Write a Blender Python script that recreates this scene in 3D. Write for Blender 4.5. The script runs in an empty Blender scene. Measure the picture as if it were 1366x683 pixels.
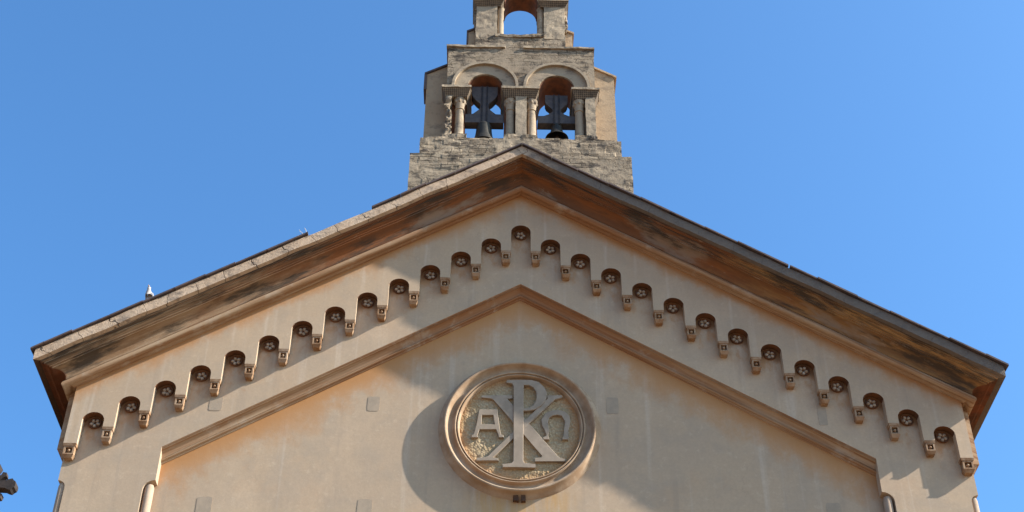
import bpy, bmesh, math, random
from mathutils import Vector, Matrix, noise
random.seed(7)
S = bpy.context.scene
R = math.radians

# ------------------------------------------------------------------ camera
cam = bpy.data.cameras.new('camera')
cam_o = bpy.data.objects.new('camera', cam)
S.collection.objects.link(cam_o)
CX = Vector((0.999776248, -0.020008715, 0.006863367))
CY = Vector((-0.018041882, -0.637210819, 0.770478334))
CZ = -Vector((0.011042870, 0.770429766, 0.637429236))
cam_o.matrix_world = Matrix(((CX.x, CY.x, CZ.x, -0.43198), (CX.y, CY.y, CZ.y, -18.76701), (CX.z, CY.z, CZ.z, 1.6), (0, 0, 0, 1)))
cam.sensor_width = 36.0
cam.lens = 51.1376
cam.clip_end = 5000
S.camera = cam_o

# ------------------------------------------------------------------ light
SUN = Vector((4.56, -1.0, 3.28)).normalized()          # towards the sun
W = bpy.data.worlds.new('World')
S.world = W
W.use_nodes = True
nt = W.node_tree
nt.nodes.clear()
sky = nt.nodes.new('ShaderNodeTexSky')
sky.sky_type = 'NISHITA'
sky.sun_disc = False
sky.sun_elevation = math.asin(SUN.z)
sky.sun_rotation = math.atan2(SUN.x, SUN.y)
sky.altitude = 0
sky.air_density = 1.0
sky.dust_density = 2.5
sky.ozone_density = 11.0
bg = nt.nodes.new('ShaderNodeBackground')
bg.inputs['Strength'].default_value = 0.13
wo = nt.nodes.new('ShaderNodeOutputWorld')
tint = nt.nodes.new('ShaderNodeMix')
tint.data_type = 'RGBA'
tint.blend_type = 'MULTIPLY'
tint.inputs[0].default_value = 1.0
tint.inputs[7].default_value = (0.84, 1.08, 1.05, 1)
nt.links.new(sky.outputs[0], tint.inputs[6])
nt.links.new(tint.outputs[2], bg.inputs[0])
nt.links.new(bg.outputs[0], wo.inputs[0])
sl = bpy.data.lights.new('sun', 'SUN')
sl.energy = 5.0
sl.angle = R(0.53)
sl.color = (1.0, 0.985, 0.93)
so = bpy.data.objects.new('sun', sl)
S.collection.objects.link(so)
so.location = (20, -10, 40)
so.rotation_euler = SUN.to_track_quat('Z', 'Y').to_euler()
S.view_settings.view_transform = 'Standard'
S.view_settings.look = 'None'
S.view_settings.exposure = 1.24
S.view_settings.gamma = 1.0
S.cycles.max_bounces = 8
S.cycles.diffuse_bounces = 6

# ------------------------------------------------------------------ node helper
class G:
    def __init__(s, name):
        s.m = bpy.data.materials.new(name)
        s.m.use_nodes = True
        s.t = s.m.node_tree
        s.t.nodes.clear()
        s.out = s.t.nodes.new('ShaderNodeOutputMaterial')
        s.b = s.t.nodes.new('ShaderNodeBsdfPrincipled')
        s.t.links.new(s.b.outputs[0], s.out.inputs[0])
        s.b.inputs['Specular IOR Level'].default_value = 0.2
        geo = s.t.nodes.new('ShaderNodeNewGeometry')
        s.P = geo.outputs['Position']
        sp = s.t.nodes.new('ShaderNodeSeparateXYZ')
        s.t.links.new(s.P, sp.inputs[0])
        s.x, s.y, s.z = sp.outputs[0], sp.outputs[1], sp.outputs[2]
    def set(s, sock, v):
        if hasattr(v, 'is_output'):
            s.t.links.new(v, sock)
        elif isinstance(v, (tuple, list)) and len(v) == 3 and sock.type == 'RGBA':
            sock.default_value = (*v, 1)
        else:
            sock.default_value = v
    def math(s, op, a, b=None, clamp=False):
        n = s.t.nodes.new('ShaderNodeMath')
        n.operation = op
        n.use_clamp = clamp
        s.set(n.inputs[0], a)
        if b is not None:
            s.set(n.inputs[1], b)
        return n.outputs[0]
    def vec(s, x, y, z):
        n = s.t.nodes.new('ShaderNodeCombineXYZ')
        for i, v in enumerate((x, y, z)):
            s.set(n.inputs[i], v)
        return n.outputs[0]
    def scale(s, sx, sy, sz, off=(0, 0, 0)):
        n = s.t.nodes.new('ShaderNodeMapping')
        s.t.links.new(s.P, n.inputs['Vector'])
        n.inputs['Scale'].default_value = (sx, sy, sz)
        n.inputs['Location'].default_value = off
        return n.outputs[0]
    def noise(s, sc, det=6, rough=.6, v=None, dist=0):
        n = s.t.nodes.new('ShaderNodeTexNoise')
        s.t.links.new(v if v is not None else s.P, n.inputs['Vector'])
        n.inputs['Scale'].default_value = sc
        n.inputs['Detail'].default_value = det
        n.inputs['Roughness'].default_value = rough
        n.inputs['Distortion'].default_value = dist
        return n.outputs['Fac']
    def ss(s, v, a, b, lo=0.0, hi=1.0):
        n = s.t.nodes.new('ShaderNodeMapRange')
        n.interpolation_type = 'SMOOTHSTEP'
        s.set(n.inputs['Value'], v)
        n.inputs['From Min'].default_value = a
        n.inputs['From Max'].default_value = b
        n.inputs['To Min'].default_value = lo
        n.inputs['To Max'].default_value = hi
        return n.outputs[0]
    def mix(s, f, a, b, mode='MIX'):
        n = s.t.nodes.new('ShaderNodeMix')
        n.data_type = 'RGBA'
        n.blend_type = mode
        s.set(n.inputs[0], f)
        s.set(n.inputs[6], a)
        s.set(n.inputs[7], b)
        return n.outputs[2]
    def mul(s, *v):
        r = v[0]
        for q in v[1:]:
            r = s.math('MULTIPLY', r, q)
        return r
    def bump(s, h, st=.3, d=.02):
        n = s.t.nodes.new('ShaderNodeBump')
        n.inputs['Strength'].default_value = st
        n.inputs['Distance'].default_value = d
        s.set(n.inputs['Height'], h)
        s.t.links.new(n.outputs[0], s.b.inputs['Normal'])
    def done(s, col, rough=.9, warm=True):
        if warm:
            col = s.mix(1.0, col, (1.095, .985, .91), 'MULTIPLY')
        s.set(s.b.inputs['Base Color'], col)
        s.set(s.b.inputs['Roughness'], rough)
        return s.m
    def rake(s):                      # distance measured down the gable: z + 0.6033*|x|
        return s.math('ADD', s.z, s.mul(s.math('ABSOLUTE', s.x), 0.60334))

SL = 0.60334      # gable slope
WF = 6.867        # half width of facade
AX = -0.015       # axis of the church

def mat_plaster(name, kind='panel', tint=(1, 1, 1)):
    g = G(name)
    n1 = g.noise(.45, 5, .6)
    n2 = g.noise(2.2, 8, .68)
    n3 = g.noise(28, 4, .6)
    hz = g.noise(1.0, 5, .6, g.scale(.5, .5, 5.0))
    A = tuple(a * b for a, b in zip((.385, .300, .212), tint))
    B = tuple(a * b for a, b in zip((.41, .315, .215), tint))
    Cg = tuple(a * b for a, b in zip((.345, .280, .208), tint))
    col = g.mix(g.ss(n1, .35, .65), A, B)
    col = g.mix(g.mul(g.ss(n2, .42, .68), .75), col, Cg)
    n5 = g.noise(.9, 6, .65, g.scale(1, 1, .55, (7, 0, 3)))
    col = g.mix(g.mul(g.ss(n5, .48, .66), .40), col, (.50, .385, .265))
    n6 = g.noise(1.3, 6, .65, g.scale(1, 1, .8, (1, 0, 13)))
    col = g.mix(g.mul(g.ss(n6, .52, .68), .16), col, (.44, .27, .145))
    col = g.mix(g.mul(g.ss(hz, .5, .72), .22), col, (.46, .36, .255))
    # pale lime drips
    dr = g.noise(1.0, 4, .6, g.scale(5.5, 5.5, .18))
    col = g.mix(g.mul(g.ss(dr, .56, .72), .32), col, (.52, .46, .38))
    dk = g.noise(1.0, 4, .6, g.scale(4.0, 4.0, .25, (3.3, 0, 1.7)))
    col = g.mix(g.mul(g.ss(dk, .56, .72), .28), col, (.24, .20, .16))
    col = g.mix(g.ss(n3, .3, .7, 0, .22), col, (.27, .215, .15))
    g4 = g.noise(9, 6, .7)
    col = g.mix(g.mul(g.ss(g4, .56, .68), .30), col, (.50, .41, .30))
    vr = g.t.nodes.new('ShaderNodeTexVoronoi')
    vr.feature = 'DISTANCE_TO_EDGE'
    wv = g.vec(g.math('ADD', g.x, g.mul(n2, .5)), g.y, g.math('ADD', g.mul(g.z, .8), g.mul(g4, .35)))
    g.t.links.new(wv, vr.inputs['Vector'])
    vr.inputs['Scale'].default_value = .75
    ck = g.mul(g.ss(vr.outputs['Distance'], .002, .007, 1, 0), g.ss(n1, .52, .62), .16)
    col = g.mix(ck, col, (.15, .105, .07))
    w = g.rake()
    if kind == 'frieze':
        # pale run-off lines above every arch
        fx = g.math('FRACT', g.mul(g.math('ADD', g.math('ADD', g.x, 50.30), g.mul(g.noise(1.7, 3, .6), .09)), 2.0))
        ln = g.math('SUBTRACT', 1.0, g.mul(g.math('ABSOLUTE', g.math('SUBTRACT', fx, .5)), 14.0), clamp=True)
        lm = g.ss(g.noise(1.0, 3, .6, g.scale(1.6, 1.6, .5)), .42, .62)
        col = g.mix(g.mul(ln, lm, .22), col, (.58, .53, .46))
        d = g.math('SUBTRACT', 18.53, w)
    elif kind == 'panel':
        d = g.math('SUBTRACT', 16.44, w)
    else:
        # brown stains at niche heads and below the corbels, shade painted round the rosettes
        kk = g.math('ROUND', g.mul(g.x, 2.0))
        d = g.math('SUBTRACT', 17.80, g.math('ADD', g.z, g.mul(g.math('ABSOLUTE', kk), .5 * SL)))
    # ochre bleeding from the painted mouldings
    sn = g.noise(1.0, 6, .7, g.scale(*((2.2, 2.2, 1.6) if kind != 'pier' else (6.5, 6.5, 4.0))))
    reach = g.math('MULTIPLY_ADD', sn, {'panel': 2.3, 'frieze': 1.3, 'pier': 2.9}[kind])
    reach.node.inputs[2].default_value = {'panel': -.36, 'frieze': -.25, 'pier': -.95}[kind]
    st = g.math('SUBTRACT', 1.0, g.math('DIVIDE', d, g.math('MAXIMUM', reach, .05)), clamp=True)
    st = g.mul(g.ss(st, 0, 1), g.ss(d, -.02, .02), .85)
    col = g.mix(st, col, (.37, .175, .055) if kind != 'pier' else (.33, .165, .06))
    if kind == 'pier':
        # brown grime and painted-in recess shade round the rosettes
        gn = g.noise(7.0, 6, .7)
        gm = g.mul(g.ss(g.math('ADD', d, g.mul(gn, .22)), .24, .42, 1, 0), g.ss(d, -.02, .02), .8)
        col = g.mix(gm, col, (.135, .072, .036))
    if kind == 'panel':
        # stains running down from the medallion
        rx = g.math('ABSOLUTE', g.math('SUBTRACT', g.x, 0.0))
        dz = g.math('SUBTRACT', 13.0, g.z)
        dn = g.noise(1.0, 5, .7, g.scale(9, 9, 1.0))
        mk = g.mul(g.ss(rx, .45, 1.05, 1, 0), g.ss(dz, .1, .3), g.ss(dz, .45, 1.3, 1, 0), g.ss(dn, .3, .65), .7)
        col = g.mix(mk, col, (.40, .24, .085))
    g.bump(g.math('ADD', n2, g.math('ADD', g.mul(n3, .35), g.mul(g4, .5))), .16, .015)
    return g.done(col, .92)

def mat_corbel(name):
    g = G(name)
    n2 = g.noise(7, 6, .65)
    col = g.mix(g.ss(n2, .35, .65), (.33, .23, .145), (.21, .115, .057))
    col = g.mix(g.mul(g.ss(g.noise(2.3, 5, .6), .5, .7), .6), col, (.34, .27, .20))
    g.bump(n2, .3, .01)
    return g.done(col, .9)

def mat_cornice(name):
    g = G(name)
    w = g.rake()
    ax = g.math('ABSOLUTE', g.x)
    v = g.vec(g.mul(g.x, 1.1), g.mul(g.y, 9.0), g.mul(w, 9.0))
    v2 = g.vec(g.mul(g.x, 1.7), g.mul(g.y, 3.0), g.mul(w, 3.0))
    n1 = g.noise(1.0, 7, .7, v)
    n2 = g.noise(1.0, 8, .7, v2)
    n3 = g.noise(1.0, 6, .65, g.vec(g.mul(g.x, .8), g.mul(g.y, 2.0), g.math('ADD', g.mul(w, 2.0), 9.0)))
    n4 = g.noise(30, 4, .6)
    right = g.ss(g.x, -.4, .4)
    far = g.ss(g.math('ADD', ax, g.mul(g.math('SUBTRACT', n2, .5), 5.0)), 2.6, 5.4)
    orange = g.mix(g.ss(n1, .3, .7), (.215, .083, .029), (.135, .062, .030))
    beige = g.mix(g.ss(n1, .3, .7), (.33, .245, .16), (.21, .125, .065))
    ochre = g.mix(g.ss(n1, .32, .68), (.31, .175, .068), (.17, .09, .040))
    outz = g.ss(g.y, -.40, -.33, 1, 0)
    ochre = g.mix(g.mul(outz, g.ss(n2, .35, .6)), ochre, (.36, .215, .085))
    beige = g.mix(g.mul(outz, .5), beige, (.24, .175, .115))
    c2 = g.mix(right, beige, ochre)
    col = g.mix(far, orange, c2)
    # bare grey patches and soot
    col = g.mix(g.mul(g.ss(n3, .52, .64), .7), col, (.235, .19, .145))
    soot = g.mul(g.ss(g.noise(1.0, 7, .7, g.vec(g.mul(g.x, .62), g.mul(g.y, 2.2), g.math('ADD', g.mul(w, 2.8), 4.0))), .47, .60), .9)
    col = g.mix(soot, col, (.050, .038, .028))
    # black crust along the outer fillets, flaking paint with sharp borders
    out = g.ss(g.y, -.42, -.36, 1, 0)
    crust = g.mul(out, g.ss(g.noise(1.0, 7, .7, g.vec(g.mul(g.x, .9), g.mul(g.y, 22), g.math('ADD', g.mul(w, 22), 3.0))), .47, .56), .8)
    col = g.mix(crust, col, (.05, .036, .026))
    fl = g.noise(1.0, 9, .75, g.vec(g.mul(g.x, 2.6), g.mul(g.y, 4.5), g.mul(w, 4.5)))
    col = g.mix(g.mul(g.ss(fl, .61, .64), .40), col, (.29, .225, .16))
    pale = g.ss(g.noise(1.0, 5, .6, g.vec(g.mul(g.x, 1.5), g.mul(g.y, 8), g.math('ADD', g.mul(w, 8.0), 31.0))), .66, .72)
    col = g.mix(g.mul(pale, .55), col, (.40, .28, .17))
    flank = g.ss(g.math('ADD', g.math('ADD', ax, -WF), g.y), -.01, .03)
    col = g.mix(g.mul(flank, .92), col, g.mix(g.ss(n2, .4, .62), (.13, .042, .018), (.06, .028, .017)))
    g.bump(g.math('ADD', g.mul(n1, .8), g.mul(n4, .3)), .4, .02)
    return g.done(col, .9)

def mat_moulding(name, orange=.5):
    g = G(name)
    w = g.rake()
    v = g.vec(g.mul(g.x, .7), g.mul(g.y, 6.0), g.mul(w, 6.0))
    n1 = g.noise(1.0, 7, .7, v)
    n2 = g.noise(3.0, 6, .65)
    col = g.mix(g.ss(n1, .35, .65), (.36, .265, .17), (.27, .16, .085))
    ls = g.noise(1.0, 4, .6, g.vec(g.mul(g.x, .25), g.mul(g.y, 26.0), g.mul(w, 26.0)))
    col = g.mix(g.mul(g.ss(ls, .5, .6), g.ss(g.x, -1.5, 1.5, .35, .75)), col, (.20, .095, .042))
    far = g.ss(g.math('ABSOLUTE', g.x), .5, 3.5)
    col = g.mix(g.mul(g.math('SUBTRACT', 1.0, far), orange), col, (.25, .115, .050))
    col = g.mix(g.mul(g.ss(n2, .52, .7), .6), col, (.40, .33, .25))
    g.bump(n1, .3, .01)
    return g.done(col, .85)

def mat_stone(name, base=(.40, .335, .25), dark=(.10, .085, .07), pale=(.50, .44, .35), brick=0.0, sootamt=.8, sc=1.0, bstr=.55, rightdark=0.0):
    g = G(name)
    n1 = g.noise(1.1 * sc, 6, .65)
    n2 = g.noise(6 * sc, 8, .7)
    n3 = g.noise(35 * sc, 4, .65)
    col = g.mix(g.ss(n1, .3, .7), base, pale)
    col = g.mix(g.mul(g.ss(n2, .5, .68), .55), col, tuple(c * .62 for c in base))
    st = g.noise(1.0, 7, .72, g.scale(2.6 * sc, 2.6 * sc, 5.0 * sc, (5.1, 0, 2)))
    col = g.mix(g.mul(g.ss(st, .51, .64), sootamt), col, dark)
    h = g.math('ADD', n2, g.mul(n3, .5))
    if brick:
        br = g.t.nodes.new('ShaderNodeTexBrick')
        warp = g.noise(3.0, 4, .6)
        v = g.vec(g.math('ADD', g.x, g.mul(warp, .25)), g.math('ADD', g.z, g.mul(g.noise(2.3, 4, .6), .13)), 0.0)
        g.t.links.new(v, br.inputs['Vector'])
        br.inputs['Scale'].default_value = 1.0
        br.inputs['Brick Width'].default_value = .34
        br.inputs['Row Height'].default_value = .105
        br.inputs['Mortar Size'].default_value = .010
        br.inputs['Mortar Smooth'].default_value = .6
        fac = br.outputs['Fac']
        show = g.ss(g.noise(1.7, 7, .7, g.scale(1, 1, 1, (9, 3, 4))), .47, .56)
        er = g.ss(g.noise(4.2, 8, .75, g.scale(1, 1, 1.7, (2, 8, 1))), .54, .60)
        col = g.mix(g.mul(er, .55), col, tuple(c * .5 for c in base))
        h = g.math('SUBTRACT', h, g.mul(er, 1.2))
        br.inputs['Color1'].default_value = (1, 1, 1, 1)
        br.inputs['Color2'].default_value = (.66, .63, .60, 1)
        col = g.mix(g.mul(show, .75), col, br.outputs['Color'], 'MULTIPLY')
        gap = g.mul(fac, show, brick)
        col = g.mix(g.mul(gap, .75), col, tuple(c * .35 for c in base))
        h = g.math('SUBTRACT', h, g.mul(gap, 1.6))
    if rightdark:
        jn = g.math('FRACT', g.math('ADD', g.mul(g.math('ABSOLUTE', g.x), -1.55), g.math('ADD', g.mul(g.z, 1.3), g.mul(g.noise(1.1, 4, .6), 1.6))))
        jm = g.mul(g.ss(g.math('ABSOLUTE', g.math('SUBTRACT', jn, .5)), .006, .018, 1, 0), g.ss(g.x, -.6, .6, .8, .25))
        col = g.mix(jm, col, (.05, .04, .033))
        col = g.mix(g.mul(g.ss(g.noise(14, 6, .75), .55, .65), .5), col, (.16, .12, .09))
        h = g.math('SUBTRACT', h, g.mul(jm, 1.5))
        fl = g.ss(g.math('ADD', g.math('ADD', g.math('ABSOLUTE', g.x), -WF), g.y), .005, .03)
        col = g.mix(fl, col, (.075, .045, .030))  # flank faces coloured dark, standing in for the shade on them
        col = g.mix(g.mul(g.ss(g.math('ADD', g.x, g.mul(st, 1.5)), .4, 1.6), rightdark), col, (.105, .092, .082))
    g.bump(h, bstr, .02)
    return g.done(col, .95)

def mat_rough_field(name):
    g = G(name)
    vo = g.t.nodes.new('ShaderNodeTexVoronoi')
    vo.feature = 'F1'
    g.t.links.new(g.P, vo.inputs['Vector'])
    vo.inputs['Scale'].default_value = 26
    n1 = g.noise(3.0, 6, .65)
    n2 = g.noise(30, 4, .6)
    col = g.mix(g.ss(n1, .35, .65), (.33, .25, .145), (.38, .31, .205))
    col = g.mix(g.mul(g.ss(vo.outputs['Distance'], .3, .65), .35), col, (.20, .14, .07))
    rr = g.math('POWER', g.math('ADD', g.math('POWER', g.math('ADD', g.x, -AX), 2.0), g.math('POWER', g.math('SUBTRACT', g.z, 13.9), 2.0)), .5)
    edge = g.mul(g.ss(g.math('ADD', rr, g.mul(n1, .3)), .92, 1.12), .8)
    col = g.mix(edge, col, (.33, .17, .065))
    g.bump(g.math('SUBTRACT', g.mul(n2, .5), vo.outputs['Distance']), .7, .015)
    return g.done(col, .95)

def mat_simple(name, a, b, sc=5, rough=.8, bump=.2, metal=0.0):
    g = G(name)
    n = g.noise(sc, 6, .65)
    g.b.inputs['Metallic'].default_value = metal
    g.bump(n, bump, .01)
    return g.done(g.mix(g.ss(n, .35, .65), a, b), rough)

def mat_checker(name):
    g = G(name)
    u = g.mul(g.math('ADD', g.x, g.z), 13.0)
    v = g.mul(g.math('SUBTRACT', g.x, g.z), 13.0)
    a = g.math('GREATER_THAN', g.math('FRACT', u), .5)
    b = g.math('GREATER_THAN', g.math('FRACT', v), .5)
    ck = g.math('ABSOLUTE', g.math('SUBTRACT', a, b))
    n = g.noise(8, 6, .65)
    col = g.mix(g.ss(n, .35, .65), (.22, .17, .115), (.15, .115, .08))
    col = g.mix(g.mul(g.ss(g.noise(2.0, 6, .7), .5, .65), .6), col, (.09, .075, .06))
    col = g.mix(g.mul(ck, .8), col, (.05, .038, .028))
    g.bump(g.math('SUBTRACT', g.mul(n, .4), ck), .9, .02)
    return g.done(col, .95)

M = dict(
    wall=mat_plaster('panel_plaster'),
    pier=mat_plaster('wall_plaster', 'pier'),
    frieze=mat_plaster('frieze_plaster', 'frieze'),
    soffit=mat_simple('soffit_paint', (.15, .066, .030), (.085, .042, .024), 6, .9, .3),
    corbel=mat_corbel('corbel_plaster'),
    cornice=mat_cornice('cornice_paint'),
    mould=mat_moulding('moulding_paint', .7),
    rim=mat_simple('medallion_plaster', (.37, .285, .20), (.27, .185, .115), 3.2, .9, .3),
    fascia=mat_stone('fascia_stone', (.40, .30, .21), (.12, .10, .085), (.47, .37, .27), sootamt=.6, sc=1.6, bstr=.8, rightdark=.88),
    masonry=mat_stone('gable_masonry', (.235, .19, .135), (.06, .049, .04), (.31, .255, .182), brick=1.0, sootamt=.95),
    stucco=mat_stone('gable_stucco', (.285, .232, .165), (.095, .08, .065), (.34, .28, .20), sootamt=.6),
    wing=mat_stone('wing_stucco', (.34, .255, .165), (.17, .135, .10), (.38, .29, .19), sootamt=.55, bstr=.35),
    brick=mat_simple('soffit_brick', (.20, .08, .04), (.11, .055, .035), 7, .95, .5),
    checker=mat_checker('diaper_carving'),
    slate=mat_simple('roof_slate', (.06, .05, .055), (.11, .08, .07), 4, .8, .4),
    letters=mat_simple('letter_plaster', (.30, .25, .195), (.24, .20, .155), 6, .95, .15),
    field=mat_rough_field('medallion_field'),
    rosette=mat_simple('rosette_plaster', (.43, .36, .28), (.25, .185, .125), 18, .9, .3),
    patch=mat_simple('patch_mortar', (.335, .272, .20), (.29, .24, .18), 8, .95, .3),
    column=mat_simple('colonnette_plaster', (.36, .28, .205), (.29, .22, .16), 4, .9, .2),
    bronze=mat_simple('bell_bronze', (.028, .028, .026), (.05, .045, .035), 8, .55, .2, .5),
    yoke=mat_simple('headstock_wood', (.05, .05, .056), (.085, .078, .078), 6, .8, .3),
    iron=mat_simple('iron_strap', (.03, .03, .035), (.06, .045, .035), 12, .6, .2, .6),
    block=mat_simple('dark_block_brown', (.06, .034, .022), (.10, .055, .032), 12, .85, .4),
    crossst=mat_stone('cross_stone', (.035, .03, .028), (.018, .018, .018), (.06, .046, .04), sootamt=.8, sc=4, bstr=.2),
    paving=mat_stone('piazza_paving', (.17, .125, .08), (.10, .075, .05), (.20, .15, .10), sootamt=.3, sc=.4),
    bird=mat_simple('white_feathers', (.40, .385, .37), (.28, .27, .265), 20, .8, .1),
    wingf=mat_simple('grey_feathers', (.20, .21, .23), (.28, .29, .31), 30, .8, .1),
    beak=mat_simple('beak_horn', (.55, .32, .06), (.45, .25, .05), 20, .5, .1),
    straw=mat_simple('dry_straw', (.62, .55, .40), (.52, .45, .30), 20, .9, .1),
)

# ------------------------------------------------------------------ mesh helpers
def link(name, bm, mat, parent=None, smooth=None, label=None):
    me = bpy.data.meshes.new(name)
    bmesh.ops.recalc_face_normals(bm, faces=bm.faces)
    if smooth is not None:
        for f in bm.faces:
            f.smooth = True
    bm.to_mesh(me)
    bm.free()
    if smooth is not None:
        me.set_sharp_from_angle(angle=R(smooth))
    me.materials.append(mat)
    o = bpy.data.objects.new(name, me)
    S.collection.objects.link(o)
    if parent:
        o.parent = parent
    if label:
        o['label'] = label
    return o

def copyo(o, name, loc, parent):
    c = o.copy()
    c.name = name
    c.location = loc
    c.parent = parent
    S.collection.objects.link(c)
    return c

def plate(bm, loops, y0, y1):
    """loops: outer outline and holes in (x, z); solid between y0 (front) and y1 (back)"""
    es = []
    vs_all = []
    for lp in loops:
        vs = [bm.verts.new((x, y0, z)) for x, z in lp]
        vs_all.append(vs)
        es += [bm.edges.new((vs[i], vs[(i + 1) % len(vs)])) for i in range(len(vs))]
    r = bmesh.ops.triangle_fill(bm, use_beauty=True, edges=es)
    faces = [f for f in r['geom'] if isinstance(f, bmesh.types.BMFace)]
    mp = {}
    for vs in vs_all:
        for v in vs:
            mp[v] = bm.verts.new((v.co.x, y1, v.co.z))
    for f in faces:
        bm.faces.new([mp[v] for v in reversed(f.verts)])
    for vs in vs_all:
        n = len(vs)
        for i in range(n):
            a, b = vs[i], vs[(i + 1) % n]
            bm.faces.new((a, b, mp[b], mp[a]))

def box(bm, x0, x1, y0, y1, z0, z1):
    m = Matrix.Translation(((x0 + x1) / 2, (y0 + y1) / 2, (z0 + z1) / 2)) @ Matrix.Diagonal((x1 - x0, y1 - y0, z1 - z0, 1))
    return bmesh.ops.create_cube(bm, size=1, matrix=m)['verts']

def frustum(bm, b, t, z0, z1):
    """b, t = (x0, x1, y0, y1) at the bottom and the top"""
    q = [bm.verts.new(p) for p in ((b[0], b[2], z0), (b[1], b[2], z0), (b[1], b[3], z0), (b[0], b[3], z0),
                                   (t[0], t[2], z1), (t[1], t[2], z1), (t[1], t[3], z1), (t[0], t[3], z1))]
    for f in ((3, 2, 1, 0), (4, 5, 6, 7), (0, 1, 5, 4), (1, 2, 6, 5), (2, 3, 7, 6), (3, 0, 4, 7)):
        bm.faces.new([q[i] for i in f])

def rough_box(bm, x0, x1, y0, y1, z0, z1, res=.05, amp=.02, freq=5.0, seed=0.0, course=0.0):
    nx, ny, nz = (max(1, round((b - a) / res)) for a, b in ((x0, x1), (y0, y1), (z0, z1)))
    nx, ny, nz = min(nx, 150), min(ny, 30), min(nz, 75)
    vd = {}
    def V(i, j, k):
        if (i, j, k) not in vd:
            p = Vector((x0 + (x1 - x0) * i / nx, y0 + (y1 - y0) * j / ny, z0 + (z1 - z0) * k / nz))
            d = Vector(noise.turbulence_vector(p * freq + Vector((seed, 0, 0)), 4, False)) * amp
            c = Vector(noise.noise_vector(p * freq * .45 + Vector((0, seed, 7)))) * amp * .8
            e = Vector((0, 0, 0))
            if course and j == 0:                       # eroded courses on the weather face
                row = math.floor(p.z / .105 + .35 * noise.noise(Vector((p.x * 1.3, 3, p.z))))
                cell = math.floor((p.x + .17 * (row % 2) + .08 * noise.noise(Vector((p.x * 2, row, 5)))) / .31)
                h = noise.cell(Vector((cell * 3.7 + .5, row * 5.3 + .5, seed + .5)))
                er = max(0.0, min(1.0, noise.noise(Vector((p.x * 1.1 + seed, 2.2, p.z * 1.6))) * 3 + .55))
                e = Vector((0, course * er * abs(h), 0))
            vd[(i, j, k)] = bm.verts.new(p + d + c + e)
        return vd[(i, j, k)]
    for k in range(nz):
        for i in range(nx):
            bm.faces.new((V(i, 0, k), V(i + 1, 0, k), V(i + 1, 0, k + 1), V(i, 0, k + 1)))
            bm.faces.new((V(i + 1, ny, k), V(i, ny, k), V(i, ny, k + 1), V(i + 1, ny, k + 1)))
        for j in range(ny):
            bm.faces.new((V(0, j + 1, k), V(0, j, k), V(0, j, k + 1), V(0, j + 1, k + 1)))
            bm.faces.new((V(nx, j, k), V(nx, j + 1, k), V(nx, j + 1, k + 1), V(nx, j, k + 1)))
    for i in range(nx):
        for j in range(ny):
            bm.faces.new((V(i, j, nz), V(i + 1, j, nz), V(i + 1, j + 1, nz), V(i, j + 1, nz)))
            bm.faces.new((V(i, j + 1, 0), V(i + 1, j + 1, 0), V(i + 1, j, 0), V(i, j, 0)))

def lathe(bm, prof, c=(0, 0, 0), seg=24, axis='Z', close=True):
    rows = []
    for r, h in prof:
        row = []
        for i in range(seg):
            a = 2 * math.pi * i / seg
            if axis == 'Z':
                p = (c[0] + r * math.cos(a), c[1] + r * math.sin(a), c[2] + h)
            else:                               # axis Y: h is the y coordinate
                p = (c[0] + r * math.cos(a), c[1] + h, c[2] + r * math.sin(a))
            row.append(bm.verts.new(p))
        rows.append(row)
    for a, b in zip(rows, rows[1:]):
        for i in range(seg):
            j = (i + 1) % seg
            bm.faces.new((a[i], a[j], b[j], b[i]))
    if close:
        bm.faces.new(rows[0])
        bm.faces.new(rows[-1])

def sphere(bm, c, r, sx=1, sy=1, sz=1, u=10, v=8):
    m = Matrix.Translation(c) @ Matrix.Diagonal((r * sx, r * sy, r * sz, 1))
    bmesh.ops.create_uvsphere(bm, u_segments=u, v_segments=v, radius=1, matrix=m)

def tube(bm, pts, rad, seg=8):
    rings = []
    for i, p in enumerate(pts):
        p = Vector(p)
        d = (Vector(pts[min(i + 1, len(pts) - 1)]) - Vector(pts[max(i - 1, 0)])).normalized()
        a = d.orthogonal().normalized()
        b = d.cross(a)
        r = rad[i] if isinstance(rad, (list, tuple)) else rad
        rings.append([bm.verts.new(p + r * (math.cos(2 * math.pi * k / seg) * a + math.sin(2 * math.pi * k / seg) * b)) for k in range(seg)])
    for q, w in zip(rings, rings[1:]):
        for k in range(seg):
            bm.faces.new((q[k], q[(k + 1) % seg], w[(k + 1) % seg], w[k]))
    bm.faces.new(rings[0])
    bm.faces.new(rings[-1])

def thing(name, loc, label, cat, group=None):
    o = bpy.data.objects.new(name, None)
    o.empty_display_size = .3
    S.collection.objects.link(o)
    o.location = loc
    o['label'] = label
    o['category'] = cat
    if group:
        o['group'] = group
    return o

# ------------------------------------------------------------------ ground
bm = bmesh.new()
v = [bm.verts.new(p) for p in ((-1500, -1500, 0), (1500, -1500, 0), (1500, 1500, 0), (-1500, 1500, 0))]
bm.faces.new(v)
gr = link('ground', bm, M['paving'])
gr['kind'] = 'structure'

# ------------------------------------------------------------------ church
church = thing('church', (AX, 0, 0), 'beige plastered church front with stepped arched frieze, round monogram medallion and bell gable', 'church')
Z0 = 17.808                 # crown of the topmost frieze arch
DW, DR = .135, .30          # planes of the wall and of the recessed panel
DEEP = 24.0

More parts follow.
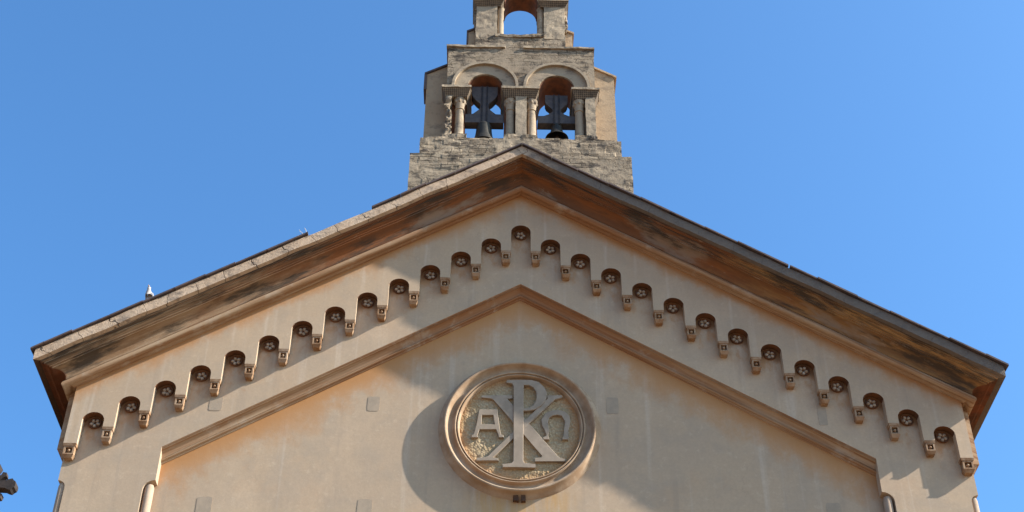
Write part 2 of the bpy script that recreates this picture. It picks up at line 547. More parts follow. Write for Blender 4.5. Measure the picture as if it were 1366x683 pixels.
# wall plate with the sunken gable panel cut out
JX = 5.42
def notch(sgn, xa, xb, zt, n=6):
    """rounded head of the slot in a corner, from the corner edge xa to xb (away from the corner)"""
    pts = []
    for i in range(n + 1):
        t = math.pi / 2 * i / n
        pts.append((xa + (xb - xa) * math.sin(t), zt - abs(xb - xa) * .9 * (1 - math.cos(t))))
    return pts
outer = [(-WF + .007, 12.76), (-WF + .007, 14.42), (0, 18.56), (WF - .007, 14.42), (WF - .007, 12.76)]
nr_o = notch(1, WF - .007, WF - .125, 12.76)
nr_i = notch(1, JX, JX + .17, 12.79)
right_side = nr_o + [(WF - .125, 0), (JX + .17, 0)] + list(reversed(nr_i))
left_side = [(-x, z) for x, z in reversed(right_side)]
inner = [(JX, 13.37), (0, 13.37 + SL * JX), (-JX, 13.37)]
outline = outer[1:4] + right_side + inner + left_side
bm = bmesh.new()
plate(bm, [outline], DW, DR + .01)
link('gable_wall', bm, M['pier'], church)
# body of the nave: its front is the recessed panel
bm = bmesh.new()
bw = WF - .02
plate(bm, [[(-bw, 0), (bw, 0), (bw, 14.40), (0, 18.50), (-bw, 14.40)]], DR, DEEP)
link('nave_wall', bm, M['wall'], church)

# colonnettes standing in the slots
col0 = None
for sx, rr, yy in ((-JX - .085, .068, .215), (JX + .085, .068, .215), (-WF + .075, .062, .21), (WF - .075, .062, .21)):
    bm = bmesh.new()
    lathe(bm, [(rr, 0), (rr, 12.69), (rr * .8, 12.735), (rr * .3, 12.75)], (0, 0, 0), 20)
    o = link('colonnette', bm, M['column'], church, 40)
    o.location = (sx, yy, 0)

# arched frieze ---------------------------------------------------------
HW = .166
STEP = .5 * SL
def arch_top(k):
    return Z0 - abs(k) * STEP
def pend_z(k):                 # lower end of the pendant between arch k and k+1 (k >= 0)
    return Z0 - .560 - STEP * k
pts = []
for k in range(-13, 14):
    c = .5 * k
    zt = arch_top(k)
    zl = pend_z(-k - 1 + 1) if k <= 0 else pend_z(k - 1)
    zl = pend_z(abs(k)) if k <= 0 else pend_z(k - 1)
    zr = pend_z(abs(k)) if k >= 0 else pend_z(-k - 1)
    pts.append((c - HW, zl))
    n = 14
    hh = .150
    for i in range(n + 1):
        t = math.pi * i / n
        pts.append((c - HW * math.cos(t), zt - hh + hh * math.sin(t)))
    pts.append((c + HW, zr))
outline = [(-WF, 14.42)] + [(-WF, pend_z(13))] + pts + [(WF, pend_z(13)), (WF, 14.42), (0, 18.563)]
bm = bmesh.new()
plate(bm, [outline], 0, DW - .003)
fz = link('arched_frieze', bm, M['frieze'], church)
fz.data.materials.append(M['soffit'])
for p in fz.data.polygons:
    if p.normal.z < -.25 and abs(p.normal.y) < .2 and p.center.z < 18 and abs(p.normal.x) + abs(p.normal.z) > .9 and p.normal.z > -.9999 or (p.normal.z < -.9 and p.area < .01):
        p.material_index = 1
# frieze returning along both flanks
for s in (-1, 1):
    bm = bmesh.new()
    a, b = sorted((s * (WF - .01), s * (WF + .118)))
    box(bm, a, b, DW, DEEP, pend_z(13) - .03, 14.42)
    link('side_frieze', bm, M['mould'], church)
    bm = bmesh.new()
    a, b = sorted((s * (WF - .01), s * (WF + .085)))
    frustum(bm, (min(s * (WF - .01), s * (WF + .03)), max(s * (WF - .01), s * (WF + .03)), DW + .03, DEEP), (a, b, DW + .01, DEEP), pend_z(13) - .17, pend_z(13) - .032)
    link('side_corbel', bm, M['corbel'], church)

# corbels
def corbel_mesh(w):
    bm = bmesh.new()
    h = w / 2
    frustum(bm, (-h * .93, h * .93, .004, DW - .002), (-h, h, -.004, DW - .002), -.045, -.002)
    # body with sunken field
    y0, z1, z0 = .012, -.047, -.188
    bx = h * .80
    ix, iz1, iz0, yd = bx * .66, -.068, -.165, .075
    plate(bm, [[(-bx, z0), (bx, z0), (bx, z1), (-bx, z1)], [(-ix, iz0), (-ix, iz1), (ix, iz1), (ix, iz0)]], y0, yd)
    box(bm, -bx, bx, yd + .001, DW - .002, z0, z1)
    frustum(bm, (-h * .60, h * .60, .035, DW - .002), (-h * .86, h * .86, .0, DW - .002), -.238, -.190)
    return bm
cb = link('corbel', corbel_mesh(.168), M['corbel'], church)
bm = bmesh.new()
sphere(bm, (0, 0, 0), .026, 1, 1.4, 1)
boss0 = link('boss', bm, M['corbel'], cb, 60)
boss0.location = (0, .045, -.114)
first = True
for k in range(0, 13):
    for s in (-1, 1):
        loc = (s * (.5 * k + .25), 0, pend_z(k))
        if first:
            cb.location = loc
            first = False
        else:
            o = copyo(cb, 'corbel', (loc[0] + random.uniform(-.004, .004), 0, loc[2]), church)
            o.rotation_euler = (0, random.uniform(-.022, .022), random.uniform(-.02, .02))
            o.scale = (random.uniform(.96, 1.02), 1, random.uniform(.95, 1.05))
            copyo(boss0, 'boss', boss0.location, o)
cw = WF - 6.5 - HW
ce = link('corbel', corbel_mesh(cw), M['corbel'], church)
ce.location = (-(WF - cw / 2), 0, pend_z(13))
copyo(boss0, 'boss', boss0.location, ce)
o = copyo(ce, 'corbel', (WF - cw / 2, 0, pend_z(13)), church)
copyo(boss0, 'boss', boss0.location, o)

# rosettes
bm = bmesh.new()
lathe(bm, [(.104, .012), (.104, -.014), (.097, -.022), (.088, -.014), (.083, .002), (.0, .004)], (0, 0, 0), 28, 'Y', False)
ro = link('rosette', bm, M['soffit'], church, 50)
bm = bmesh.new()
for i in range(5):
    a = 2 * math.pi * i / 5 - math.pi / 2
    m = Matrix.Rotation(-a, 4, 'Y') @ Matrix.Translation((.050, -.002, 0)) @ Matrix.Diagonal((.031, .022, .026, 1))
    bmesh.ops.create_uvsphere(bm, u_segments=10, v_segments=8, radius=1, matrix=m)
petals = link('petals', bm, M['rosette'], ro, 60)
for k in range(-13, 14):
    loc = (.5 * k, DW - .004, Z0 - .121 - abs(k) * STEP)
    if k == -13:
        ro.location = loc
    else:
        o = copyo(ro, 'rosette', loc, church)
        o.rotation_euler = (random.uniform(-.03, .03), random.uniform(-.35, .35), random.uniform(-.03, .03))
        q = copyo(petals, 'petals', (0, 0, 0), o)

# swept mouldings ---------------------------------------------------------
def sweep_gable(bm, prof, hw, ret=True, closed=True, cuts=24, wob=0.0):
    """prof: (o, z at the axis), o = projection in front of y=0; hw(o) = half width of the corner"""
    cols = []
    for o, z in prof:
        col = []
        X = hw(o)
        if ret:
            col.append((-X, DEEP, z - SL * X))
        for i in range(-cuts, cuts + 1):
            x = X * i / cuts
            d = wob * noise.noise(Vector((x * 2.2, o * 3, z))) if wob else 0
            col.append((x, -o - d, z - SL * abs(x) + d))
        if ret:
            col.append((X, DEEP, z - SL * X))
        cols.append([bm.verts.new(p) for p in col])
    n = len(cols)
    for a in range(n if closed else n - 1):
        A, B = cols[a], cols[(a + 1) % n]
        for i in range(len(A) - 1):
            bm.faces.new((A[i], A[i + 1], B[i + 1], B[i]))
    if closed:
        bm.faces.new([c[0] for c in cols])
        bm.faces.new([c[-1] for c in cols])

prof = [(-.03, 18.482), (.038, 18.482), (.048, 18.497), (.066, 18.508)]
for i in range(9):
    t = R(-150 + 230 * i / 8)
    prof.append((.128 + .058 * math.cos(t), 18.535 + .058 * math.sin(t)))
prof += [(.130, 18.604), (-.03, 18.604)]
bm = bmesh.new()
sweep_gable(bm, prof, lambda o: WF + o, wob=.004)
link('bed_moulding', bm, M['mould'], church, 35)
prof = [(-.03, 18.606), (.146, 18.606), (.150, 18.635)]
for i in range(1, 10):
    t = math.pi / 2 * i / 9
    prof.append((.335 - .185 * math.cos(t), 18.635 + .165 * math.sin(t)))
prof += [(.337, 18.822), (.366, 18.824), (.367, 18.848), (.392, 18.850), (.415, 18.868), (.437, 18.872), (.438, 18.896), (.478, 18.899), (.479, 18.926), (.49, 18.928), (.49, 19.10), (-.03, 19.10)]
bm = bmesh.new()
sweep_gable(bm, prof, lambda o: WF + o, wob=.008)
cor = link('cornice', bm, M['cornice'], church, 30)
bm = bmesh.new()
sweep_gable(bm, [(.491, 18.930), (.567, 18.938), (.571, 19.03), (.567, 19.125), (.491, 19.125)], lambda o: WF + o, cuts=130, wob=.012)
link('fascia', bm, M['fascia'], cor, 30)

# recess moulding under the sunken gable panel
prof = [(-DW - .0015, 16.640), (-.146, 16.632), (-.150, 16.626), (-.166, 16.622), (-.166, 16.608), (-.152, 16.600)]
for i in range(1, 8):
    t = math.pi / 2 * i / 7
    prof.append((-.158 - .085 * math.sin(t), 16.600 - .105 * (1 - math.cos(t)) - .0))
prof += [(-.262, 16.490), (-.238, 16.482), (-.226, 16.466), (-.238, 16.450), (-.274, 16.446), (-.280, 16.424), (-.302, 16.416), (-.302, 16.660), (-.2, 16.660)]
bm = bmesh.new()
sweep_gable(bm, prof, lambda o: JX - .001, ret=False, cuts=1)
link('panel_moulding', bm, M['mould'], church, 25)

# roof and the slates along the verge
bm = bmesh.new()
XE = WF + .60
for s in (-1, 1):
    q = [bm.verts.new(p) for p in ((0, -.46, 19.150), (s * XE, -.46, 19.150 - SL * XE), (s * XE, DEEP + .3, 19.150 - SL * XE), (0, DEEP + .3, 19.150),
                                   (0, -.46, 19.105), (s * XE, -.46, 19.105 - SL * XE), (s * XE, DEEP + .3, 19.105 - SL * XE), (0, DEEP + .3, 19.105))]
    for f in ((0, 1, 2, 3), (4, 5, 6, 7), (0, 1, 5, 4), (1, 2, 6, 5), (2, 3, 7, 6)):
        bm.faces.new([q[i] for i in f])
roof = link('roof', bm, M['slate'], church)
for s in (-1, 1):
    bm = bmesh.new()
    x = .0
    XM = WF + .635
    while x < XM - .02:
        ln = random.uniform(.38, .62)
        x1 = min(x + ln, XM)
        mid = (x + x1) / 2
        skip = (s < 0 and 2.50 < mid < 3.45) or (s > 0 and 7.12 < mid < 7.34)
        if s < 0 and x < 2.5 < x1:
            x1 = 2.5
        if s < 0 and x < 3.5 < x1:
            x, skip = 3.5, False
        if skip and len(bm.verts):
            link('verge_slates', bm, M['slate'], church)
            bm = bmesh.new()
        if not skip:
            t0 = random.uniform(-.004, .006)
            yf = -.612 + random.uniform(-.012, .010)
            th = .030 + random.uniform(-.004, .005)
            g_ = .028 if (s > 0 and abs(x1 - 4.4) < .3) else .004
            xa, xb = s * (x + .002), s * (x1 - g_)
            q = []
            for (xx, lift) in ((xa, t0 + .010), (xb, t0)):
                zb = 19.130 - SL * abs(xx) + lift
                q.append([bm.verts.new((xx, yf, zb)), bm.verts.new((xx, -.30, zb + .025)), bm.verts.new((xx, -.30, zb + th + .025)), bm.verts.new((xx, yf, zb + th))])
            for i in range(4):
                j = (i + 1) % 4
                bm.faces.new((q[0][i], q[0][j], q[1][j], q[1][i]))
            bm.faces.new(q[0])
            bm.faces.new(q[1])
        x = x1
    link('verge_slates', bm, M['slate'], church)

# mortar patches over the old putlog holes
for x, z, w, h, y in ((-2.29, 14.32, .19, .27, DR), (1.455, 14.36, .19, .31, DR), (-4.68, 12.45, .23, .33, DR), (-2.30, 12.45, .22, .33, DR), (4.70, 12.55, .22, .26, DR),
                      (-4.71, 14.165, .20, .26, DW), (4.70, 14.155, .14, .40, DW)):
    bm = bmesh.new()
    o = []
    n = 40
    for i in range(n):
        a = 2 * math.pi * i / n
        ca, sa = math.cos(a), math.sin(a)
        p = 9
        r = (abs(ca) ** p + abs(sa) ** p) ** (-1 / p) * (1 + random.uniform(-.025, .025))
        o.append((x + ca * r * w / 2, z + sa * r * h / 2))
    plate(bm, [o], y - .004, y + .02)
    link('mortar_patch', bm, M['patch'], church)

# medallion ---------------------------------------------------------------
MZ = 13.90
bm = bmesh.new()
lathe(bm, [(1.265, DR + .01), (1.255, .288), (1.225, .268), (1.198, .235), (1.186, .205), (1.182, .178), (1.172, .162), (1.155, .158), (1.140, .166), (1.128, .192),
           (1.112, .230), (1.085, .258), (1.050, .268), (1.030, .262), (1.021, .252), (1.014, .212), (1.006, .203), (.996, .203), (.988, .212), (.984, .240), (.974, .242), (.970, .214), (.962, .206), (.952, .210), (.944, .226), (.938, .262), (.930, .285), (.925, DR + .01)],
      (0, 0, MZ), 128, 'Y', False)
med = link('medallion', bm, M['rim'], church, 35, 'round moulded medallion with a raised monogram on rough stone')
bm = bmesh.new()
N = 46
grid = {}
rad = .94
for i in range(-N, N + 1):
    for j in range(-N, N + 1):
        x, z = rad * i / N, rad * j / N
        if x * x + z * z <= rad * rad * 1.03:
            p = Vector((x, 0, z))
            dd = noise.noise(p * 16) * .010 + noise.noise(p * 34) * .008
            grid[(i, j)] = bm.verts.new((x, .288 + dd, MZ + z))
for (i, j) in list(grid):
    q = [(i, j), (i + 1, j), (i + 1, j + 1), (i, j + 1)]
    if all(k in grid for k in q):
        bm.faces.new([grid[k] for k in q])
link('medallion_field', bm, M['field'], med, 180)
RHO_O = [(-0.229, 14.766), (0.025, 14.778), (0.173, 14.774), (0.276, 14.732), (0.364, 14.644), (0.411, 14.53), (0.399, 14.415), (0.325, 14.291), (0.216, 14.216), (0.121, 14.191), (0.041, 14.188), (0.04, 13.282), (0.06, 13.246), (0.22, 13.223), (0.22, 13.173), (-0.272, 13.164), (-0.272, 13.213), (-0.141, 13.242), (-0.113, 13.279), (-0.109, 13.813), (-0.117, 14.652), (-0.14, 14.698), (-0.225, 14.721)]
RHO_I = [(0.044, 14.237), (0.114, 14.243), (0.187, 14.288), (0.231, 14.368), (0.246, 14.447), (0.239, 14.553), (0.195, 14.632), (0.129, 14.671), (0.043, 14.673)]
CHI1 = [(-0.616, 14.475), (-0.135, 14.49), (-0.135, 14.436), (-0.208, 14.416), (0.562, 13.392), (0.59, 13.368), (0.682, 13.328), (0.682, 13.295), (0.225, 13.294), (0.225, 13.344), (0.313, 13.362), (0.335, 13.387), (0.045, 13.767), (-0.42, 14.395), (-0.457, 14.417), (-0.615, 14.443)]
CHI2 = [(0.408, 14.494), (0.65, 14.504), (0.649, 14.455), (0.532, 14.417), (-0.418, 13.346), (-0.34, 13.323), (-0.34, 13.287), (-0.672, 13.28), (-0.673, 13.328), (-0.539, 13.347), (-0.497, 13.37), (0.415, 14.432)]
AL_O = [(-0.65, 14.212), (-0.366, 14.218), (-0.325, 13.87), (-0.303, 13.76), (-0.264, 13.744), (-0.263, 13.707), (-0.338, 13.705), (-0.346, 13.751), (-0.383, 13.85), (-0.635, 13.845), (-0.668, 13.745), (-0.653, 13.699), (-0.758, 13.697), (-0.759, 13.731), (-0.726, 13.76), (-0.713, 13.811), (-0.687, 13.935)]
AL_I = [(-0.604, 14.109), (-0.43, 14.112), (-0.406, 13.944), (-0.611, 13.94)]
OM = [(0.317, 14.037), (0.331, 13.934), (0.373, 13.833), (0.394, 13.757), (0.337, 13.714), (0.351, 13.68), (0.437, 13.682), (0.437, 13.716), (0.423, 13.749), (0.438, 13.851), (0.425, 13.936), (0.421, 14.009), (0.441, 14.078), (0.492, 14.117), (0.565, 14.136), (0.637, 14.116), (0.672, 14.048), (0.686, 14.01), (0.678, 13.941), (0.669, 13.856), (0.658, 13.754), (0.638, 13.711), (0.638, 13.686), (0.731, 13.688), (0.739, 13.721), (0.734, 13.84), (0.757, 13.943), (0.771, 14.045), (0.746, 14.136), (0.682, 14.204), (0.58, 14.228), (0.464, 14.208), (0.383, 14.163), (0.339, 14.076)]
def letter(name, loops, yf):
    bm = bmesh.new()
    plate(bm, [[(x - AX, z) for x, z in lp] for lp in loops], yf, .296)
    bv = [e for e in bm.edges if abs(e.verts[0].co.y - yf) < 1e-5 and abs(e.verts[1].co.y - yf) < 1e-5 and len(e.link_faces) == 2
          and abs(e.link_faces[0].normal.dot(e.link_faces[1].normal)) < .5]
    bmesh.ops.bevel(bm, geom=bv, offset=.006, segments=1, affect='EDGES', clamp_overlap=True)
    link(name, bm, M['letters'], med)
letter('letter_rho', [RHO_O, RHO_I], .222)
letter('letter_chi', [CHI1], .240)
letter('letter_chi_arm', [CHI2], .236)
letter('letter_alpha', [AL_O, AL_I], .240)
letter('letter_omega', [OM], .240)
# two dark blocks built for the dark patch under the medallion
for x in (-.055, .055):
    bm = bmesh.new()
    rough_box(bm, x - .036, x + .036, .232, .30, 12.605, 12.69, .03, .01, 12)
    link('dark_block', bm, M['block'], med)

# bell gable -----------------------------------------------------------------
bm = bmesh.new()
def arc(cx, cz, r, n=16, a0=180, a1=0):
    return [(cx + r * math.cos(R(a0 + (a1 - a0) * i / n)), cz + r * math.sin(R(a0 + (a1 - a0) * i / n))) for i in range(n + 1)]
BX = .68
YB = 1.2
ol = [(-1.41, 21.64)]
for c in (-BX, BX):
    ol += [(c - .33, 21.64)] + arc(c, 21.70, .33) + [(c + .33, 21.64)]
ol += [(1.41, 21.64), (1.41, 22.79), (-1.41, 22.79)]
plate(bm, [ol], .5, YB)
belfry = link('bell_gable', bm, M['masonry'], church, label='weathered stone bell gable with two bell arches and one arch above')
# brick soffits lining the arches
for c in (-BX, BX):
    bm = bmesh.new()
    o1, i1 = arc(c, 21.70, .328), arc(c, 21.70, .318)
    plate(bm, [o1 + list(reversed(i1))], .52, YB + .003)
    link('arch_soffit', bm, M['brick'], belfry, 30)
    # archivolt: flat ring and raised outer roll
    bm = bmesh.new()
    o1, i1 = arc(c, 21.70, .585, 28), arc(c, 21.70, .335, 28)
    plate(bm, [[(c - .585, 21.66)] + o1 + [(c + .585, 21.66), (c + .335, 21.66)] + list(reversed(i1)) + [(c - .335, 21.66)]], .484, .51)
    o1, i1 = arc(c, 21.70, .632, 28), arc(c, 21.70, .580, 28)
    plate(bm, [[(c - .632, 21.66)] + o1 + [(c + .632, 21.66), (c + .580, 21.66)] + list(reversed(i1)) + [(c - .580, 21.66)]], .428, .512)
    link('archivolt', bm, M['stucco'], belfry, 30)
# plinth courses
bm = bmesh.new()
rough_box(bm, -2.0, 2.0, .31, 1.42, 18.3, 19.755, .028, .008, 4, 0, .013)
link('lower_plinth', bm, M['masonry'], belfry)
bm = bmesh.new()
rough_box(bm, -1.845, 1.845, .405, 1.32, 19.70, 20.235, .026, .010, 5, 3, .017)
link('upper_plinth', bm, M['masonry'], belfry)
bm = bmesh.new()
rough_box(bm, -1.72, 1.72, .47, 1.24, 20.20, 20.335, .04, .022, 6, 5)
link('sill_course', bm, M['masonry'], belfry)
# piers behind the columns
for nm, x0, x1, yf, m in (('pier', -1.40, -1.05, .68, 'brick'), ('pier', 1.05, 1.40, .68, 'stucco'), ('pier', -.31, .31, .68, 'brick')):
    bm = bmesh.new()
    rough_box(bm, x0, x1, yf, YB, 20.30, 21.52, .06, .006, 6)
    link(nm, bm, M[m], belfry)
bm = bmesh.new()
rough_box(bm, -1.405, -1.30, .50, .70, 20.33, 21.46, .03, .04, 8, 2)
link('pilaster', bm, M['masonry'], belfry, label='broken pilaster with its plaster fallen off')
bm = bmesh.new()
rough_box(bm, 1.22, 1.40, .497, .70, 20.33, 21.46, .04, .008, 6)
link('pilaster', bm, M['stucco'], belfry)
bm = bmesh.new()
rough_box(bm, -.098, .108, .497, .70, 20.33, 21.46, .04, .006, 6)
link('pilaster', bm, M['stucco'], belfry)
for x0, x1 in ((-1.50, -.94), (-.375, .355), (.955, 1.49)):
    bm = bmesh.new()
    frustum(bm, (x0 + .075, x1 - .075, .515, YB + .02), (x0 + .012, x1 - .012, .432, YB + .05), 21.43, 21.605)
    imp = link('impost', bm, M['checker'], belfry)
    bm = bmesh.new()
    rough_box(bm, x0, x1, .418, YB + .06, 21.607, 21.662, .04, .008, 9)
    link('abacus', bm, M['stucco'], belfry)
    bm = bmesh.new()
    rough_box(bm, x0 + .06, x1 - .06, .47, YB + .02, 20.26, 20.43, .04, .022, 6, x0)
    link('pier_base', bm, M['masonry'], belfry)
for x in (-1.150, -.195, .205, 1.105):
    bm = bmesh.new()
    lathe(bm, [(.105, 20.40), (.108, 20.44), (.092, 20.47), (.083, 20.49), (.082, 20.8), (.079, 21.15)], (x, .625, 0), 22)
    co = link('column', bm, M['stucco'], belfry, 35)
    bm = bmesh.new()
    lathe(bm, [(.079, 21.15), (.094, 21.16), (.094, 21.18), (.082, 21.19), (.085, 21.27), (.105, 21.36), (.118, 21.43)], (x, .625, 0), 22)
    for i in range(8):
        a = 2 * math.pi * i / 8
        sphere(bm, (x + .098 * math.cos(a), .625 + .098 * math.sin(a), 21.36), .026, 1, 1, 1.7, 8, 6)
    link('capital', bm, M['stucco'], belfry, 40)
# coping on the main tier
bm = bmesh.new()
rough_box(bm, -1.445, -.30, .462, YB + .04, 22.785, 22.835, .05, .012, 6)
rough_box(bm, .04, 1.425, .462, YB + .04, 22.785, 22.830, .05, .012, 6, 4)
link('coping', bm, M['stucco'], belfry)
# side wings with slate coping
for s in (-1, 1):
    bm = bmesh.new()
    q = [(1.405, 20.1), (1.815, 20.1), (1.815, 22.33), (1.405, 22.575)]
    plate(bm, [[(s * x, z) for x, z in q]], .80, 1.16)
    wg = link('buttress', bm, M['wing'], belfry)
    bm = bmesh.new()
    q = [(1.412, 22.575), (1.865, 22.305), (1.865, 22.35), (1.412, 22.625)]
    plate(bm, [[(s * x, z) for x, z in q]], .765, 1.2)
    if s < 0:
        plate(bm, [[(-1.868, 21.9), (-1.817, 21.9), (-1.817, 22.33), (-1.868, 22.30)]], .775, 1.19)
    link('buttress_coping', bm, M['slate'] if s < 0 else M['wing'], belfry)
# upper tier
bm = bmesh.new()
rough_box(bm, -.90, .875, .60, 1.15, 22.78, 23.295, .028, .009, 5, 8, .012)
up = link('upper_tier', bm, M['masonry'], belfry)
bm = bmesh.new()
rough_box(bm, -.50, .44, .575, .72, 23.23, 23.30, .04, .018, 6, 9)
link('upper_sill', bm, M['masonry'], belfry)
for s in (-1, 1):
    bm = bmesh.new()
    a, b = sorted((s * .465 - .01, s * .885 - .01))
    rough_box(bm, a, b, .60, 1.13, 23.2, 24.16, .05, .012, 6, s)
    link('upper_pier', bm, M['stucco'], belfry)
    bm = bmesh.new()
    lathe(bm, [(.075, 23.26), (.066, 23.32), (.063, 24.13), (.08, 24.16)], (s * .40 - .01, .70, 0), 18)
    link('upper_column', bm, M['stucco'], belfry, 40)
    bm = bmesh.new()
    a, b = sorted((s * .345 - .01, s * .5 - .01))
    box(bm, a, b, .78, 1.13, 23.2, 24.16)
    link('upper_jamb', bm, M['stucco'], belfry)
    bm = bmesh.new()
    t = sorted((s * .34 - .01, s * .965 - .01))
    b = sorted((s * .40 - .01, s * .89 - .01))
    frustum(bm, (b[0], b[1], .595, 1.14), (t[0], t[1], .525, 1.18), 24.14, 24.255)
    imp = link('upper_impost', bm, M['checker'], belfry)
    bm = bmesh.new()
    rough_box(bm, t[0], t[1], .515, 1.19, 24.257, 24.31, .05, .006, 9)
    link('upper_abacus', bm, M['stucco'], belfry)
    # small side buttress
    bm = bmesh.new()
    q = [(.88, 22.8), (1.035, 22.8), (1.035, 23.50), (.88, 23.58)]
    plate(bm, [[(s * x - .01, z) for x, z in q]], .74, 1.08)
    wg = link('upper_buttress', bm, M['wing'], belfry)
    bm = bmesh.new()
    q = [(.887, 23.58), (1.068, 23.485), (1.068, 23.53), (.887, 23.63)]
    plate(bm, [[(s * x - .01, z) for x, z in q]], .71, 1.11)
    if s < 0:
        plate(bm, [[(-1.078, 23.16), (-1.047, 23.16), (-1.047, 23.50), (-1.078, 23.49)]], .72, 1.1)
    link('upper_coping', bm, M['slate'] if s < 0 else M['wing'], belfry)
    # rough flank of the pier
    bm = bmesh.new()
    a, b = sorted((s * .875 - .01, s * .93 - .01))
    rough_box(bm, a, b, .68, 1.1, 23.5, 24.15, .035, .025, 10, s)
    link('pier_flank', bm, M['masonry'], belfry)
bm = bmesh.new()
ol = [(-.93, 24.30), (-.34, 24.30)] + arc(-.005, 24.31, .335) + [(.33, 24.30), (.92, 24.30), (.92, 25.05), (-.005, 25.6), (-.93, 25.05)]
plate(bm, [ol], .60, 1.13)
link('upper_gable', bm, M['masonry'], belfry)
bm = bmesh.new()
o1, i1 = arc(-.005, 24.31, .333), arc(-.005, 24.31, .322)
plate(bm, [o1 + list(reversed(i1))], .62, 1.133)
link('upper_soffit', bm, M['brick'], belfry, 30)

# ------------------------------------------------------------------ bells
def bell(x, label, dz, small):
    t = thing('church_bell', (AX + x, .74, 20.2), label, 'bell', 'bells in the bell gable')
    b = 20.2
    bm = bmesh.new()
    hs = []
    if not small:
        half = [(.245, 21.86), (.245, 21.65), (.215, 21.57), (.155, 21.48), (.090, 21.41), (.072, 21.34), (.088, 21.26), (.16, 21.18), (.215, 21.125), (.355, 21.115), (.365, 20.90)]
    else:
        half = [(.215, 21.66), (.215, 21.48), (.19, 21.41), (.115, 21.33), (.072, 21.27), (.078, 21.22), (.15, 21.15), (.24, 21.105), (.355, 21.10), (.365, 20.915)]
    zt = half[0][1]
    ol = [(w, z - b) for w, z in half] + [(-w, z - b) for w, z in reversed(half)]
    plate(bm, [ol], -.09, .09)
    link('headstock', bm, M['yoke'], t)
    zb = half[-1][1]
    for sx in (-.048, .048):
        bm = bmesh.new()
        box(bm, sx - .014, sx + .014, -.104, .104, zb - b - .03, zt - b + .01)
        link('iron_strap', bm, M['iron'], t)
    bm = bmesh.new()
    if not small:
        pr = [(.03, 20.93), (.09, 20.925), (.128, 20.90), (.142, 20.86), (.147, 20.78), (.152, 20.70), (.165, 20.60), (.19, 20.50), (.225, 20.43), (.23, 20.41), (.215, 20.41), (.17, 20.52), (.13, 20.7), (.12, 20.85), (.03, 20.88)]
    else:
        pr = [(.03, 20.95), (.075, 20.945), (.095, 20.92), (.103, 20.86), (.112, 20.79), (.135, 20.70), (.175, 20.63), (.213, 20.60), (.218, 20.585), (.20, 20.585), (.15, 20.67), (.10, 20.78), (.085, 20.88), (.03, 20.92)]
    lathe(bm, [(r, z - b) for r, z in pr], (0, 0, 0), 40)
    bl = link('bell', bm, M['bronze'], t, 40)
    bm = bmesh.new()
    zc = pr[-1][1] - b
    zm = pr[8][1] - b
    tube(bm, [(0, 0, zc), (0, 0, zm + .08)], .012)
    sphere(bm, (0, 0, zm + .05), .035)
    link('clapper', bm, M['iron'], t, 60)
    return t
bell(-BX - .005, 'dark bronze bell in the left arch, its mouth hidden by the sill', 0, False)
bell(BX, 'dark bronze bell in the right arch, its flared mouth showing', 0, True)

# ------------------------------------------------------------------ bird on the verge
BXX = -5.905
bird = thing('bird', (BXX, -.50, 19.168 - SL * (-BXX + AX) + .012), 'small white bird with grey wings perched on the left roof edge', 'bird')
bird.scale = (1.1, 1.1, 1.1)
bm = bmesh.new()
# one continuous body: tail, belly, chest, neck, head
spine = [((0.02, .17, .075), .012), ((.015, .12, .085), .030), ((.01, .06, .095), .050), ((0, .0, .105), .058), ((-.005, -.04, .13), .050),
         ((-.01, -.055, .165), .033), ((-.01, -.06, .195), .025), ((-.012, -.066, .222), .027), ((-.014, -.078, .238), .018), ((-.015, -.088, .242), .006)]
tube(bm, [p for p, r in spine], [r for p, r in spine], 14)
body = link('body', bm, M['bird'], bird, 70)
for s in (-1, 1):
    bm = bmesh.new()
    m = Matrix.Translation((s * .047, .045, .105)) @ Matrix.Rotation(R(-14), 4, 'X') @ Matrix.Diagonal((.016, .105, .040, 1))
    bmesh.ops.create_uvsphere(bm, u_segments=14, v_segments=10, radius=1, matrix=m)
    link('wing', bm, M['wingf'], bird, 60)
    bm = bmesh.new()
    tube(bm, [(s * .02, .0, .06), (s * .022, -.004, .0), (s * .022, -.03, -.002)], .004, 6)
    link('leg', bm, M['beak'], bird, 60)
bm = bmesh.new()
tube(bm, [(-.015, -.085, .240), (-.016, -.104, .236), (-.016, -.116, .232)], [.007, .005, .0015], 8)
link('beak', bm, M['beak'], bird, 60)

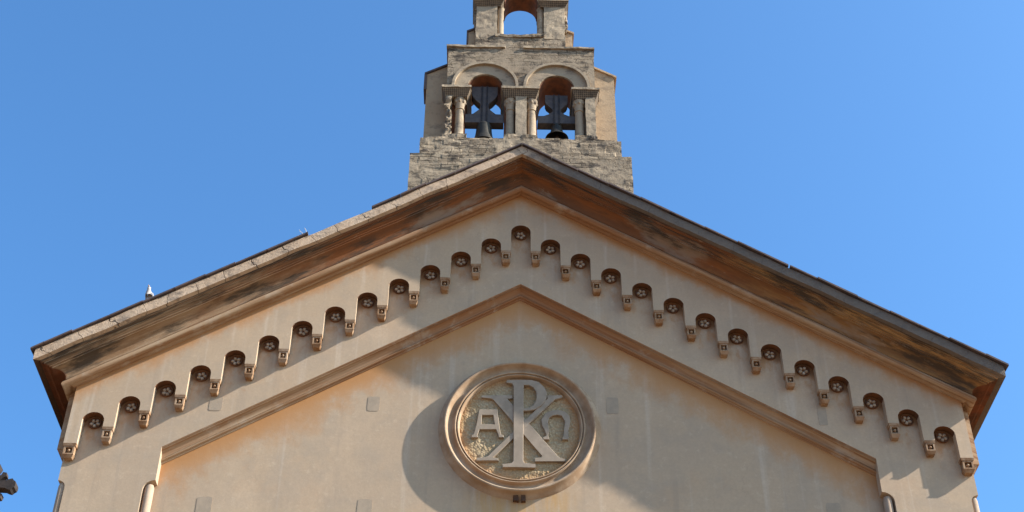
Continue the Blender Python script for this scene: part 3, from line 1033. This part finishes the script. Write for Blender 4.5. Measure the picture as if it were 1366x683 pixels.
# dry stalks growing behind the verge where the slates are missing
weed = thing('dry_weed', (-3.52, -.42, 17.02), 'dry pale weed stalks sprouting at the break in the left roof edge', 'weed')
for pts in (((.0, 0, 0), (-.06, -.01, .09), (-.17, -.03, .21)), ((.02, 0, 0), (-.02, 0, .12), (-.085, -.02, .265)), ((-.01, 0, 0), (-.10, .0, .07), (-.19, .01, .12))):
    bm = bmesh.new()
    tube(bm, pts, [.006, .005, .003], 6)
    link('stalk', bm, M['straw'], weed, 60)

# ------------------------------------------------------------------ stone cross on a column at the left
CZc = 8.47
cr = thing('stone_cross', (-5.05, -7.0, 0), 'dark stone cross with flared arms on a tall shaft at the lower left', 'cross')
bm = bmesh.new()
def flare(ang):
    pts = [(.03, .04), (.06, .045), (.10, .038), (.15, .040), (.18, .054), (.205, .060), (.222, .040), (.238, .030), (.244, .012), (.244, -.012), (.238, -.030), (.222, -.040), (.205, -.060), (.18, -.054), (.15, -.040), (.10, -.038), (.06, -.045), (.03, -.04)]
    c, s_ = math.cos(ang), math.sin(ang)
    return [(a * c - b * s_, CZc + a * s_ + b * c) for a, b in pts]
for i in range(4):
    plate(bm, [flare(i * math.pi / 2)], -.05 - .002 * i, .05 + .002 * i)
for i in range(4):
    a = math.pi / 4 + i * math.pi / 2
    pts = [(.03, -.022), (.14, -.018), (.165, -.03), (.185, 0), (.165, .03), (.14, .018), (.03, .022)]
    c, s_ = math.cos(a), math.sin(a)
    plate(bm, [[(p * c - q * s_, CZc + p * s_ + q * c) for p, q in pts]], -.03 - .002 * i, .03 + .002 * i)
sphere(bm, (0, 0, CZc), .06, 1, 1.1, 1, 16, 10)
link('cross_head', bm, M['crossst'], cr)
bm = bmesh.new()
lathe(bm, [(.10, 1.2), (.085, 4.5), (.065, 7.9), (.10, 7.95), (.10, 8.03), (.05, 8.08), (.045, 8.27)], (0, 0, 0), 16)
link('shaft', bm, M['crossst'], cr, 40)
bm = bmesh.new()
frustum(bm, (-.6, .6, -.6, .6), (-.6, .6, -.6, .6), 0, .3)
frustum(bm, (-.4, .4, -.4, .4), (-.36, .36, -.36, .36), .302, .7)
frustum(bm, (-.26, .26, -.26, .26), (-.16, .16, -.16, .16), .702, 1.2)
link('pedestal', bm, M['crossst'], cr)
